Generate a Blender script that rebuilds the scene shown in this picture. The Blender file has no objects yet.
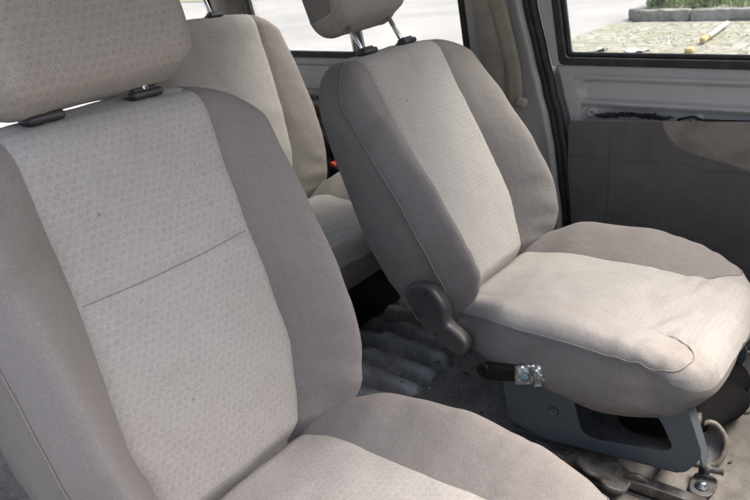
import bpy, bmesh, math, random
from mathutils import Vector, Matrix, noise
random.seed(11)
S = bpy.context.scene
COL = S.collection
R = math.radians
PI = math.pi

# ------------------------------------------------------------------ helpers
def tag(o, label=None, cat=None, group=None, kind=None):
    if label: o['label'] = label
    if cat: o['category'] = cat
    if group: o['group'] = group
    if kind: o['kind'] = kind
    return o

def empty(name, loc, label, cat, group=None):
    o = bpy.data.objects.new(name, None); COL.objects.link(o)
    o.location = loc; o.empty_display_size = .05
    return tag(o, label, cat, group)

def link(name, me, mats, parent=None, smooth=True):
    o = bpy.data.objects.new(name, me); COL.objects.link(o)
    if not isinstance(mats, (list, tuple)): mats = [mats]
    if not me.materials:
        for m in mats: me.materials.append(m)
    if parent: o.parent = parent
    me.polygons.foreach_set('use_smooth', [smooth] * len(me.polygons))
    return o

def from_bm(name, bm, mats, parent=None, smooth=True, recalc=True):
    if recalc: bmesh.ops.recalc_face_normals(bm, faces=bm.faces)
    me = bpy.data.meshes.new(name); bm.to_mesh(me); bm.free()
    return link(name, me, mats, parent, smooth)

def add_box(bm, c, s, rot=None, bev=0.0, seg=2):
    m = Matrix.Translation(Vector(c))
    if rot is not None: m = m @ rot.to_4x4()
    m = m @ Matrix.Diagonal((s[0], s[1], s[2], 1))
    t = bmesh.new()
    bmesh.ops.create_cube(t, size=1, matrix=m)
    if bev > 0: bmesh.ops.bevel(t, geom=t.edges[:], offset=bev, segments=seg, affect='EDGES', profile=.5)
    merge(bm, t)

def merge(bm, t):
    me = bpy.data.meshes.new('tmp'); t.to_mesh(me); t.free()
    bm.from_mesh(me); bpy.data.meshes.remove(me)

def catmull(pts, n=8, closed=False):
    P = [Vector(p) for p in pts]; out = []
    N = len(P)
    rng = range(N) if closed else range(N - 1)
    for i in rng:
        if closed: a, b, c, d = P[(i-1) % N], P[i], P[(i+1) % N], P[(i+2) % N]
        else: a, b, c, d = P[max(i-1, 0)], P[i], P[i+1], P[min(i+2, N-1)]
        for k in range(n):
            t = k / n
            out.append(.5 * ((2*b) + (c-a)*t + (2*a-5*b+4*c-d)*t*t + (3*b-a-3*c+d)*t*t*t))
    if not closed: out.append(P[-1])
    return out

def add_tube(bm, pts, r, seg=10, closed=False, cap=True):
    P = [Vector(p) for p in pts]; n = len(P)
    rr = r if callable(r) else (lambda t: r)
    rings = []; ref = None
    for i, p in enumerate(P):
        if closed: t = P[(i+1) % n] - P[i-1]
        else: t = P[min(i+1, n-1)] - P[max(i-1, 0)]
        t.normalize()
        if ref is None:
            ref = Vector((0, 0, 1)) if abs(t.z) < .9 else Vector((1, 0, 0))
        a = t.cross(ref)
        if a.length < 1e-5: a = t.orthogonal()
        a.normalize(); b = a.cross(t).normalized(); ref = b
        q = rr(i / max(n-1, 1))
        rings.append([bm.verts.new(p + (a*math.cos(2*PI*k/seg) + b*math.sin(2*PI*k/seg)) * q) for k in range(seg)])
    for i in range(n if closed else n-1):
        A, B = rings[i], rings[(i+1) % n]
        for k in range(seg): bm.faces.new((A[k], A[(k+1) % seg], B[(k+1) % seg], B[k]))
    if cap and not closed:
        bm.faces.new(rings[0]); bm.faces.new(rings[-1][::-1])

def add_lathe(bm, prof, origin, axis=(0, 0, 1), seg=24):
    ax = Vector(axis).normalized(); a = ax.orthogonal().normalized(); b = ax.cross(a)
    rings = []
    for r_, h in prof:
        rings.append([bm.verts.new(Vector(origin) + ax*h + (a*math.cos(2*PI*k/seg) + b*math.sin(2*PI*k/seg)) * max(r_, 1e-4)) for k in range(seg)])
    for A, B in zip(rings[:-1], rings[1:]):
        for k in range(seg): bm.faces.new((A[k], A[(k+1) % seg], B[(k+1) % seg], B[k]))
    bm.faces.new(rings[0]); bm.faces.new(rings[-1][::-1])

def plate(name, loops, thick, bev, mats, parent=None, matrix=None, smooth=False, res=2):
    """flat plate with outline loops[0] and holes loops[1:], extruded and bevelled; matrix maps local (a,b,thickness)"""
    cu = bpy.data.curves.new(name, 'CURVE'); cu.dimensions = '2D'; cu.fill_mode = 'BOTH'
    cu.extrude = thick/2 - bev; cu.bevel_depth = bev; cu.bevel_resolution = res
    cu.offset = -bev
    for lp in loops:
        sp = cu.splines.new('POLY'); sp.points.add(len(lp)-1); sp.use_cyclic_u = True
        for i, (a, b) in enumerate(lp): sp.points[i].co = (a, b, 0, 1)
    tmp = bpy.data.objects.new('tmp', cu); COL.objects.link(tmp)
    dg = bpy.context.evaluated_depsgraph_get()
    me = bpy.data.meshes.new_from_object(tmp.evaluated_get(dg))
    bpy.data.objects.remove(tmp); bpy.data.curves.remove(cu)
    me.materials.clear()
    if matrix is not None: me.transform(matrix)
    me.name = name
    o = link(name, me, mats, parent, smooth)
    return o

def rnd2(pts, n=5, closed=True):
    return [(p.x, p.y) for p in catmull([(a, b, 0) for a, b in pts], n, closed)]

def round_poly(pts, r, n=5):
    out = []; N = len(pts)
    for i in range(N):
        p = Vector(pts[i]); a = Vector(pts[i-1]) - p; b = Vector(pts[(i+1) % N]) - p
        ra = min(r, a.length*.45, b.length*.45)
        A = p + a.normalized()*ra; B = p + b.normalized()*ra
        for k in range(n+1):
            t = k/n; q = A*(1-t)**2 + p*2*t*(1-t) + B*t*t
            out.append((q.x, q.y))
    return out

YZ = Matrix(((0, 0, 1, 0), (1, 0, 0, 0), (0, 1, 0, 0), (0, 0, 0, 1)))   # (a,b,t) -> (x=t, y=a, z=b)
def at_x(x): return Matrix.Translation((x, 0, 0)) @ YZ

def smooth(a, b, x):
    t = min(1, max(0, (x-a)/(b-a))); return t*t*(3-2*t)
def interp(tab, x):
    if x <= tab[0][0]: return tab[0][1]
    for (a, va), (b, vb) in zip(tab[:-1], tab[1:]):
        if x <= b:
            t = (x-a)/(b-a); t = t*t*(3-2*t)*.5 + t*.5
            return va + (vb-va)*t
    return tab[-1][1]

# ------------------------------------------------------------------ materials
class NT:
    def __init__(s, name):
        s.m = bpy.data.materials.new(name); s.m.use_nodes = True
        s.t = s.m.node_tree; s.t.nodes.clear()
        s.out = s.n('ShaderNodeOutputMaterial')
    def n(s, typ, **kw):
        nd = s.t.nodes.new(typ)
        for k, v in kw.items():
            if k.startswith('i_'):
                key = k[2:].replace('_', ' ')
                nd.inputs[key].default_value = v
            else: setattr(nd, k, v)
        return nd
    def l(s, a, b): s.t.links.new(a, b)
    def math(s, op, a, b=None, c=None):
        nd = s.n('ShaderNodeMath', operation=op)
        for i, v in enumerate((a, b, c)):
            if v is None: continue
            if hasattr(v, 'links') or hasattr(v, 'is_linked'): s.l(v, nd.inputs[i])
            else: nd.inputs[i].default_value = v
        return nd.outputs[0]
    def noise(s, vec, scale, detail=4, rough=.55, dist=0):
        nd = s.n('ShaderNodeTexNoise', i_Scale=scale, i_Detail=detail, i_Roughness=rough, i_Distortion=dist)
        s.l(vec, nd.inputs['Vector']); return nd.outputs['Fac']
    def ramp(s, fac, stops):
        nd = s.n('ShaderNodeValToRGB'); e = nd.color_ramp.elements
        while len(e) < len(stops): e.new(.5)
        for el, (p, c) in zip(e, stops):
            el.position = p; el.color = (c[0], c[1], c[2], 1) if hasattr(c, '__len__') else (c, c, c, 1)
        s.l(fac, nd.inputs[0]); return nd.outputs[0]
    def mix(s, fac, a, b, blend='MIX'):
        nd = s.n('ShaderNodeMix', data_type='RGBA', blend_type=blend)
        for sock, v in ((nd.inputs[0], fac), (nd.inputs[6], a), (nd.inputs[7], b)):
            if hasattr(v, 'is_linked'): s.l(v, sock)
            elif hasattr(v, '__len__'): sock.default_value = (v[0], v[1], v[2], 1)
            else: sock.default_value = v
        return nd.outputs[2]
    def bump(s, h, strength, dist, prev=None):
        nd = s.n('ShaderNodeBump', i_Strength=strength, i_Distance=dist)
        s.l(h, nd.inputs['Height'])
        if prev is not None: s.l(prev, nd.inputs['Normal'])
        return nd.outputs[0]
    def coord(s):
        return s.n('ShaderNodeTexCoord').outputs['Object']
    def pbsdf(s, color, rough=.5, metal=0, normal=None, **kw):
        p = s.n('ShaderNodeBsdfPrincipled')
        if hasattr(color, 'is_linked'): s.l(color, p.inputs['Base Color'])
        else: p.inputs['Base Color'].default_value = (*color, 1)
        if hasattr(rough, 'is_linked'): s.l(rough, p.inputs['Roughness'])
        else: p.inputs['Roughness'].default_value = rough
        p.inputs['Metallic'].default_value = metal
        if normal is not None: s.l(normal, p.inputs['Normal'])
        for k, v in kw.items(): p.inputs[k].default_value = v
        s.l(p.outputs[0], s.out.inputs[0])
        return s.m

def dirty(name, col, col2, rough=.5, metal=0, scale=8, bumpd=.0006, fine=140, amount=(.42, .62), spec=.5, r2=None):
    t = NT(name); c = t.coord()
    n1 = t.noise(c, scale, 6, .62, .4); n2 = t.noise(c, fine, 3, .6)
    f = t.ramp(n1, [(amount[0], 0), (amount[1], 1)])
    cc = t.mix(f, col, col2)
    cc = t.mix(t.math('MULTIPLY', n2, .22), cc, (col[0]*.55, col[1]*.55, col[2]*.55))
    nm = t.bump(n2, .5, bumpd, t.bump(n1, .3, bumpd*4))
    rr = t.math('ADD', t.math('MULTIPLY', f, (r2 or rough) - rough), rough)
    m = t.pbsdf(cc, rr, metal, nm)
    m.node_tree.nodes['Principled BSDF'].inputs['Specular IOR Level'].default_value = spec
    return m

def fabric(name, base, motif=0.0, dirt=.25, zaxis='Z', cell=.0122):
    """woven seat cloth; motif > 0 adds the small repeated rosette of the centre panels"""
    t = NT(name); c = t.coord()
    sep = t.n('ShaderNodeSeparateXYZ'); t.l(c, sep.inputs[0])
    X = sep.outputs['X']; Z = sep.outputs[zaxis]
    weave1 = t.math('SINE', t.math('MULTIPLY', X, 2*PI/.0022))
    weave2 = t.math('SINE', t.math('MULTIPLY', Z, 2*PI/.0019))
    weave = t.math('MULTIPLY', weave1, weave2)
    fine = t.noise(c, 620, 3, .65)
    mid = t.noise(c, 45, 4, .6)
    big = t.noise(c, 7, 5, .6, .6)
    darker = tuple(b*.72 for b in base)
    col = t.mix(t.ramp(fine, [(.3, 0), (.72, 1)]), darker, tuple(b*1.1 for b in base))
    col = t.mix(t.math('MULTIPLY', t.ramp(mid, [(.35, 0), (.7, 1)]), .16), col, tuple(b*.7 for b in base))
    h = t.math('ADD', t.math('MULTIPLY', weave, .35), fine)
    if motif > 0:
        wob = t.noise(c, 260, 2, .5)
        wp = t.n('ShaderNodeTexNoise', i_Scale=5.0, i_Detail=2); t.l(c, wp.inputs['Vector']); ws = t.n('ShaderNodeSeparateXYZ'); t.l(wp.outputs['Color'], ws.inputs[0])
        X = t.math('ADD', X, t.math('MULTIPLY', ws.outputs['X'], .018)); Z = t.math('ADD', Z, t.math('MULTIPLY', ws.outputs['Y'], .018))
        row = t.math('FLOOR', t.math('DIVIDE', Z, cell*.86))
        odd = t.math('MULTIPLY', t.math('MODULO', t.math('ABSOLUTE', row), 2), .5)
        fx = t.math('SUBTRACT', t.math('FRACT', t.math('ADD', t.math('DIVIDE', X, cell), odd)), .5)
        fz = t.math('SUBTRACT', t.math('FRACT', t.math('DIVIDE', Z, cell*.86)), .5)
        d = t.math('SQRT', t.math('ADD', t.math('MULTIPLY', fx, fx), t.math('MULTIPLY', fz, fz)))
        ang = t.math('ARCTAN2', fz, fx)
        pet = t.math('MULTIPLY', t.math('SINE', t.math('MULTIPLY', ang, 2)), .05)
        d2 = t.math('ADD', t.math('ADD', d, pet), t.math('MULTIPLY', t.math('SUBTRACT', wob, .5), .55))
        ring = t.math('SUBTRACT', 1, t.math('MULTIPLY', t.math('ABSOLUTE', t.math('SUBTRACT', d2, .20)), 5.5))
        ring = t.math('MAXIMUM', ring, 0)
        ring = t.math('MULTIPLY', ring, t.ramp(t.noise(c, 170, 2, .5), [(.30, .15), (.6, 1)]))
        col = t.mix(t.math('MULTIPLY', ring, motif), col, tuple(b*.52 for b in base))
        h = t.math('SUBTRACT', h, t.math('MULTIPLY', ring, .6))
    st = t.ramp(big, [(.5, 0), (.75, 1)])
    col = t.mix(t.math('MULTIPLY', st, dirt), col, (base[0]*.62, base[1]*.55, base[2]*.48))
    sp = t.noise(c, 60, 2, .4)
    spot = t.ramp(sp, [(.79, 0), (.80, 1)])
    col = t.mix(t.math('MULTIPLY', spot, .45), col, (.12, .08, .06))
    nm = t.bump(h, .45, .0007, t.bump(mid, .35, .004, t.bump(big, .25, .012)))
    m = t.pbsdf(col, .92, 0, nm)
    p = m.node_tree.nodes['Principled BSDF']
    p.inputs['Specular IOR Level'].default_value = .2
    p.inputs['Sheen Weight'].default_value = .08; p.inputs['Sheen Roughness'].default_value = .5
    return m

M = {}
M['panel'] = fabric('panel_fabric', (.455, .443, .428), motif=.42, dirt=.28)
M['panel_flat'] = fabric('panel_fabric_flat', (.455, .443, .428), motif=.34, dirt=.42, zaxis='Y')
M['panel_head'] = fabric('panel_fabric_head', (.37, .342, .316), motif=.5, dirt=.2)
M['bolster'] = fabric('bolster_fabric', (.275, .258, .250), dirt=.4)
M['bolster_flat'] = fabric('bolster_fabric_flat', (.292, .273, .262), dirt=.25, zaxis='Y')
M['gusset'] = fabric('gusset_fabric', (.232, .218, .206), dirt=.4)
M['near_bolster'] = fabric('near_bolster_fabric', (.42, .405, .392), dirt=.45, zaxis='Y')  # lighter cloth, only on the near bolster of each cushion
M['gusset_flat'] = fabric('gusset_fabric_flat', (.275, .258, .245), dirt=.45, zaxis='Y')
M['front'] = fabric('front_fabric', (.42, .405, .392), dirt=.4, zaxis='Y')
M['piping'] = fabric('piping_fabric', (.27, .25, .24), dirt=.1)
M['thread'] = dirty('seam_thread', (.23, .215, .205), (.26, .24, .23), .9, 0)
M['plastic'] = dirty('grey_plastic', (.062, .060, .064), (.085, .082, .084), .36, scale=14, fine=500, bumpd=.0003)
M['black_plastic'] = dirty('black_plastic', (.008, .008, .009), (.016, .015, .014), .55, spec=.25, scale=20, fine=300)
M['tab'] = dirty('guide_plastic', (.030, .030, .036), (.05, .05, .054), .4, scale=30, fine=500)
M['chrome'] = dirty('chrome', (.72, .73, .75), (.55, .56, .58), .14, 1, scale=30, bumpd=.0001)
M['bare_metal'] = dirty('dull_zinc_metal', (.60, .66, .68), (.20, .22, .23), .35, .8, scale=60, bumpd=.0012, fine=200, amount=(.4, .55))
M['riser'] = dirty('blue_grey_paint', (.095, .122, .145), (.12, .135, .145), .42, 0, scale=22, fine=260, amount=(.45, .68), r2=.6)
M['rail'] = dirty('grimy_steel', (.19, .19, .19), (.08, .07, .06), .55, .35, scale=26, fine=180, bumpd=.0012)
M['rust'] = dirty('rusty_dirt', (.20, .15, .11), (.10, .075, .06), .9, 0, scale=60, fine=300, bumpd=.002)
M['body'] = dirty('silver_body_paint', (.455, .46, .455), (.40, .405, .40), .40, .1, scale=5, fine=60, bumpd=.0002, amount=(.4, .7), r2=.42)
M['rubber'] = dirty('black_rubber', (.010, .011, .014), (.03, .032, .036), .5, 0, scale=30, fine=200)
M['trim'] = dirty('beige_trim', (.36, .335, .30), (.28, .255, .22), .62, 0, scale=16, fine=400, bumpd=.0004)
M['roof'] = dirty('headliner_cloth', (.42, .41, .39), (.36, .35, .33), .9, 0, scale=4)
M['webbing'] = dirty('belt_webbing', (.33, .30, .25), (.25, .22, .18), .8, 0, scale=12, fine=600, bumpd=.0006)
M['red'] = dirty('red_plastic', (.75, .12, .08), (.6, .09, .06), .35, 0, scale=20)
M['bag'] = dirty('black_bag', (.005, .005, .006), (.008, .008, .009), .8, spec=.2, scale=12, fine=90, bumpd=.002)

def mat_board():
    t = NT('door_card_fibreboard'); c = t.coord()
    n1 = t.noise(c, 9, 6, .65, .5); n2 = t.noise(c, 220, 3, .6)
    mp = t.n('ShaderNodeMapping'); mp.inputs['Scale'].default_value = (1, 30, 3); t.l(c, mp.inputs[0])
    streak = t.noise(mp.outputs[0], 3, 4, .6)
    col = t.mix(t.ramp(n1, [(.35, 0), (.7, 1)]), (.088, .083, .078), (.125, .118, .110))
    col = t.mix(t.math('MULTIPLY', t.ramp(streak, [(.5, 0), (.7, 1)]), .12), col, (.045, .042, .04))
    sp = t.n('ShaderNodeSeparateXYZ'); t.l(c, sp.inputs[0]); w1 = t.noise(c, 6, 2, .5); w2 = t.noise(c, 13, 3, .5)
    def crease(sock, at, amp, wd):
        d = t.math('ABSOLUTE', t.math('SUBTRACT', t.math('ADD', sock, t.math('MULTIPLY', t.math('SUBTRACT', w1, .5), amp)), at))
        return t.math('MAXIMUM', t.math('SUBTRACT', 1, t.math('DIVIDE', d, wd)), 0)
    cr = t.math('MAXIMUM', crease(sp.outputs['Y'], .114, .03, .006), t.math('MULTIPLY', crease(sp.outputs['Z'], .462, .05, .004), .8))
    cr = t.math('MULTIPLY', cr, t.ramp(w2, [(.3, .2), (.55, 1)]))
    col = t.mix(t.math('MULTIPLY', cr, .5), col, (.03, .028, .026))
    nm = t.bump(cr, -.6, .004, t.bump(n2, .4, .0006, t.bump(n1, .6, .008)))
    return t.pbsdf(col, .75, 0, nm)
M['board'] = mat_board()
M['torn'] = dirty('torn_board_backing', (.24, .215, .18), (.17, .15, .125), .9, 0, scale=14, fine=200, bumpd=.001)

def mat_floor():
    t = NT('grimy_cabin_floor'); c = t.coord()
    n1 = t.noise(c, 6, 7, .65, .6); n2 = t.noise(c, 34, 6, .7, .3); n3 = t.noise(c, 260, 3, .6)
    sc = t.n('ShaderNodeMapping'); sc.inputs['Scale'].default_value = (22, 2.2, 1); sc.inputs['Rotation'].default_value = (0, 0, .25)
    t.l(c, sc.inputs[0]); scr = t.noise(sc.outputs[0], 6, 5, .7)
    col = t.mix(t.ramp(n1, [(.32, 0), (.66, 1)]), (.20, .19, .175), (.33, .312, .285))
    col = t.mix(t.math('MULTIPLY', t.ramp(n2, [(.42, 0), (.66, 1)]), .6), col, (.11, .10, .09))
    col = t.mix(t.math('MULTIPLY', t.ramp(scr, [(.62, 0), (.7, 1)]), .5), col, (.32, .33, .34))
    col = t.mix(t.math('MULTIPLY', t.ramp(n3, [(.62, 0), (.72, 1)]), .5), col, (.33, .30, .27))
    nm = t.bump(n3, .6, .0015, t.bump(n2, .6, .004))
    return t.pbsdf(col, t.math('ADD', t.math('MULTIPLY', n2, .5), .35), 0, nm)
M['floor'] = mat_floor()

def mat_glass():
    t = NT('window_glass')
    tr = t.n('ShaderNodeBsdfTransparent'); tr.inputs[0].default_value = (.93, .95, .95, 1)
    gl = t.n('ShaderNodeBsdfGlossy', i_Roughness=.02)
    fr = t.n('ShaderNodeFresnel', i_IOR=1.45)
    dust = t.n('ShaderNodeBsdfDiffuse'); dust.inputs[0].default_value = (.7, .7, .68, 1)
    c = t.coord(); n = t.noise(c, 5, 5, .6)
    mx = t.n('ShaderNodeMixShader'); geo = t.n('ShaderNodeNewGeometry'); t.l(t.math('MULTIPLY', fr.outputs[0], t.math('SUBTRACT', 1, geo.outputs['Backfacing'])), mx.inputs[0]); t.l(tr.outputs[0], mx.inputs[1]); t.l(gl.outputs[0], mx.inputs[2])
    m2 = t.n('ShaderNodeMixShader'); t.l(t.math('MULTIPLY', n, .10), m2.inputs[0]); t.l(mx.outputs[0], m2.inputs[1]); t.l(dust.outputs[0], m2.inputs[2])
    t.l(m2.outputs[0], t.out.inputs[0]); return t.m
M['glass'] = mat_glass()

def mat_ground():
    t = NT('parking_ground'); c = t.coord()
    n1 = t.noise(c, .35, 6, .6, .5); n2 = t.noise(c, 5, 6, .7); n3 = t.noise(c, 30, 3, .6)
    col = t.mix(t.ramp(n1, [(.35, 0), (.65, 1)]), (.27, .27, .265), (.36, .355, .345))
    col = t.mix(t.math('MULTIPLY', n2, .4), col, (.27, .275, .275))
    return t.pbsdf(col, .9, 0, t.bump(n3, .4, .01))
M['ground'] = mat_ground()
def mat_paver():
    t = NT('grass_pavers'); c = t.coord()
    vo = t.n('ShaderNodeTexVoronoi', feature='DISTANCE_TO_EDGE', i_Scale=6.5, i_Randomness=.6); t.l(c, vo.inputs['Vector'])
    vc = t.n('ShaderNodeTexVoronoi', i_Scale=6.5, i_Randomness=.6); t.l(c, vc.inputs['Vector'])
    stone = t.mix(vc.outputs['Color'], (.30, .285, .26), (.40, .385, .36))
    base = t.mix(t.ramp(vo.outputs['Distance'], [(.03, 0), (.09, 1)]), (.15, .16, .10), stone)
    n1 = t.noise(c, 1.1, 6, .65, .6); n2 = t.noise(c, 9, 5, .7)
    col = t.mix(t.ramp(n1, [(.46, 0), (.66, .75)]), base, (.20, .215, .13))
    col = t.mix(t.ramp(n2, [(.5, 0), (.72, .8)]), col, (.38, .36, .32))
    return t.pbsdf(col, .95, 0, t.bump(n2, .5, .03))
M['paver'] = mat_paver()
M['kerb'] = dirty('kerb_stone', (.34, .33, .31), (.17, .18, .14), .9, 0, scale=5, fine=20, bumpd=.01)
M['soil'] = dirty('soil_grass', (.20, .22, .13), (.28, .26, .2), .95, 0, scale=2, fine=20, bumpd=.01)
M['kerb_pale'] = dirty('dull_white_plastic', (.42, .42, .40), (.34, .34, .33), .7, 0, scale=9)
M['whitepaint'] = dirty('white_paint', (.50, .50, .48), (.40, .40, .38), .7, 0, scale=5, fine=40)
M['yellow'] = dirty('yellow_paint', (.55, .40, .15), (.45, .33, .16), .6, 0, scale=5, fine=40)
def mat_leaf(name, a, b):
    t = NT(name); c = t.coord()
    n = t.noise(c, 3, 3, .6)
    col = t.mix(n, a, b)
    return t.pbsdf(col, .6)
M['leaf'] = mat_leaf('leaf', (.16, .24, .10), (.25, .32, .16))
M['stem'] = dirty('stem', (.12, .09, .05), (.1, .08, .05), .9)

# ------------------------------------------------------------------ cushions
def grid_solid(nx, ny, top, side_rows, bottom, panel_edge, half=.5, matf=lambda kind, i, j: 0 if kind == 'top' else 1):
    """closed upholstered solid. top(c,t)->Vector for c,t in [-1,1]x[0,1]; side_rows(P,nrm,k)->Vector ; returns (body bm, panel bm, boundary list)
    columns with |c|<=.5 between rows panel_edge belong to the centre panel (a second mesh)."""
    cs = [-1 + 2*i/nx for i in range(nx+1)]; ts = [j/ny for j in range(ny+1)]
    G = [[top(c, t) for t in ts] for c in cs]
    body, pan = bmesh.new(), bmesh.new()
    ispan = lambda i, j: abs((cs[i]+cs[i+1])/2) < half and panel_edge[0] <= (ts[j]+ts[j+1])/2 <= panel_edge[1]
    vb, vp = {}, {}
    def gv(d, bm, i, j):
        if (i, j) not in d: d[(i, j)] = bm.verts.new(G[i][j])
        return d[(i, j)]
    for i in range(nx):
        for j in range(ny):
            d, bm = (vp, pan) if ispan(i, j) else (vb, body)
            f = bm.faces.new([gv(d, bm, a, b) for a, b in ((i, j), (i+1, j), (i+1, j+1), (i, j+1))])
            f.material_index = matf('top', i, j) if bm is body else 0
    loop = [(0, j) for j in range(ny)] + [(i, ny) for i in range(nx)] + [(nx, j) for j in range(ny, 0, -1)] + [(i, 0) for i in range(nx, 0, -1)]
    N = len(loop); pts = [G[i][j] for i, j in loop]
    prev = [body.verts.new(G[i][j]) for i, j in loop] if half > 1 else [gv(vb, body, i, j) for i, j in loop]
    rows = side_rows(pts)
    for row in rows:
        cur = [body.verts.new(p) for p in row]
        for k in range(N): 
            f = body.faces.new((prev[k], prev[(k+1) % N], cur[(k+1) % N], cur[k])); f.material_index = matf('side', *loop[k])
        prev = cur
    # back/bottom: pair left and right columns with straight strips following the grid
    last = rows[-1]; idx = {ij: k for k, ij in enumerate(loop)}
    Bv = {}
    for i in range(nx+1):
        for j in range(ny+1):
            if (i, j) in idx: Bv[(i, j)] = prev[idx[(i, j)]]
            else: Bv[(i, j)] = body.verts.new(bottom(cs[i], ts[j], last, idx, G, nx, ny, i, j))
    for i in range(nx):
        for j in range(ny):
            body.faces.new([Bv[(i, j)], Bv[(i, j+1)], Bv[(i+1, j+1)], Bv[(i+1, j)]]).material_index = 1
    return body, pan, pts

def wob(p, s, a, seed=0):
    return a * noise.noise(Vector((p[0]*s+seed, p[1]*s-seed*1.7, p[2]*s+seed*.6)))

def outward(pts, ax):
    """in-plane outward normals of a closed loop, ax = the axis index perpendicular to its plane"""
    N = len(pts); out = []
    u, v = [a for a in range(3) if a != ax]
    cen = sum(pts, Vector()) / N
    for k in range(N):
        t = pts[(k+1) % N] - pts[k-1]
        n = Vector((0, 0, 0)); n[u] = t[v]; n[v] = -t[u]
        if n.length < 1e-9: n = pts[k] - cen; n[ax] = 0
        n.normalize()
        if n.dot(pts[k] - cen) < 0: n = -n
        out.append(n)
    return out

SEAM_B = [(-.06, .115), (0, .122), (.06, .138), (.14, .152), (.25, .148), (.34, .143), (.42, .143), (.50, .144), (.56, .146)]
WID_B = [(-.06, .190), (0, .205), (.06, .222), (.12, .236), (.20, .245), (.30, .249), (.42, .252), (.50, .250), (.56, .247)]
BOL_B = [(-.06, .04), (0, .062), (.05, .088), (.12, .092), (.22, .080), (.34, .055), (.44, .034), (.52, .014), (.56, .008)]

def build_backrest(seed, H=.545, wscale=1.0, thick=.125, hseam=True, bs=1.0, rear=False):
    vb = -.07
    def top(c, t):
        vn = vb + (H - vb)*t
        W = interp(WID_B, vn)*wscale; sm = interp(SEAM_B, vn)*wscale*((.76+.40*smooth(0, .5, vn)) if rear else 1)
        s = abs(c)
        x = sm*s/.5 if s <= .5 else sm + (W-sm)*math.sin(PI/2*(s-.5)/.5)
        # rounded upper corners
        rc = .10; over = max(0, x-(W-rc))
        vt = H - (rc - math.sqrt(max(rc*rc - over*over, 0)))*.95 - .012*(x/W)**2
        v = vb + (vt-vb)*t
        dS = W - x; dT = vt - v
        w = .012*math.sin(PI*min(1, max(0, (v+.05)/.5)))           # soft lumbar swell
        if x > sm:
            q = (x-sm)/(W-sm)
            w += bs*interp(BOL_B, v)*math.sin(PI*min(q*1.18, 1)*.5)**1.1*(1-smooth(.72, 1.05, q)*.55)
        Rs = .040
        a = (Rs - math.sqrt(max(Rs*Rs-(Rs-dS)**2, 0)))*.9 if dS < Rs else 0
        Rt = .042
        b = (Rt - math.sqrt(max(Rt*Rt-(Rt-dT)**2, 0)))*.9 if dT < Rt else 0
        w -= (a**10 + b**10)**.1
        w -= .034*(1-smooth(-.035, .016, v))
        w -= .0045*math.exp(-((x-sm)/.0045)**2)                     # stitched valley
        if hseam and x < sm: w -= .0030*math.exp(-((v-.325+.004*math.cos(x*12))/.0060)**2)
        w += .0003*math.sin(v*290 + 6*noise.noise(Vector((c*2, v*14, seed))))*math.exp(-abs(x-sm)/.016)*smooth(.0, .6, noise.noise(Vector((c, v*7, seed+2)))+.35)
        if x > sm: w += .0028*math.sin((v+.5*(x-sm))*105 + 7*noise.noise(Vector((x*7*(1 if c > 0 else -1), v*9, seed+1))))*(1-smooth(.02, .20, v))*smooth(0, .04, x-sm)*(1-smooth(.45, .8, (x-sm)/(W-sm)))
        w += (wob((c*2, v*9, 0), .9, .0035, seed) + wob((x, v, 0), 22, .0022, seed+3))*(1-.7*smooth(.75, 1, x/W))
        return Vector((x if c > 0 else -x, w, v))
    def side_rows(pts):
        nn = outward(pts, 1); rows = []
        for k in range(1, 8):
            q = k/7; row = []
            for p, n in zip(pts, nn):
                tk = thick*(1 - .25*smooth(.1, H, p.z))
                w1 = -tk
                w = p.y + (w1 - p.y)*q
                off = .010*math.sin(PI*q*.9) - .022*smooth(.72, 1, q)**1.6
                if p.z < -.02: off -= .01*q
                pp = p + n*off; pp.y = w + wob((p.x, q*.2, p.z), 14, .003, seed)
                pp += n*wob((p.x, q*.3, p.z), 18, .003, seed+9)
                row.append(pp)
            rows.append(row)
        return rows
    def bottom(c, t, last, idx, G, nx, ny, i, j):
        L, Rr = last[idx[(0, j)]], last[idx[(nx, j)]]
        T, B = last[idx[(i, ny)]], last[idx[(i, 0)]]
        x = L.x + (Rr.x-L.x)*(c+1)/2; z = B.z + (T.z-B.z)*t
        x = L.x + (Rr.x-L.x)*(G[i][j].x-G[0][j].x)/max(1e-6, G[nx][j].x-G[0][j].x)
        return Vector((x, L.y - .012*min(1, 6*min((c+1), (1-c), t, 1-t)), z))
    def matf(kind, i, j):
        if kind == 'top': return 0
        return 2 if j == 200 and 16 <= i < 48 else 1
    return grid_solid(64, 200, top, side_rows, bottom, (0, 1), .5, matf), top

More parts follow.
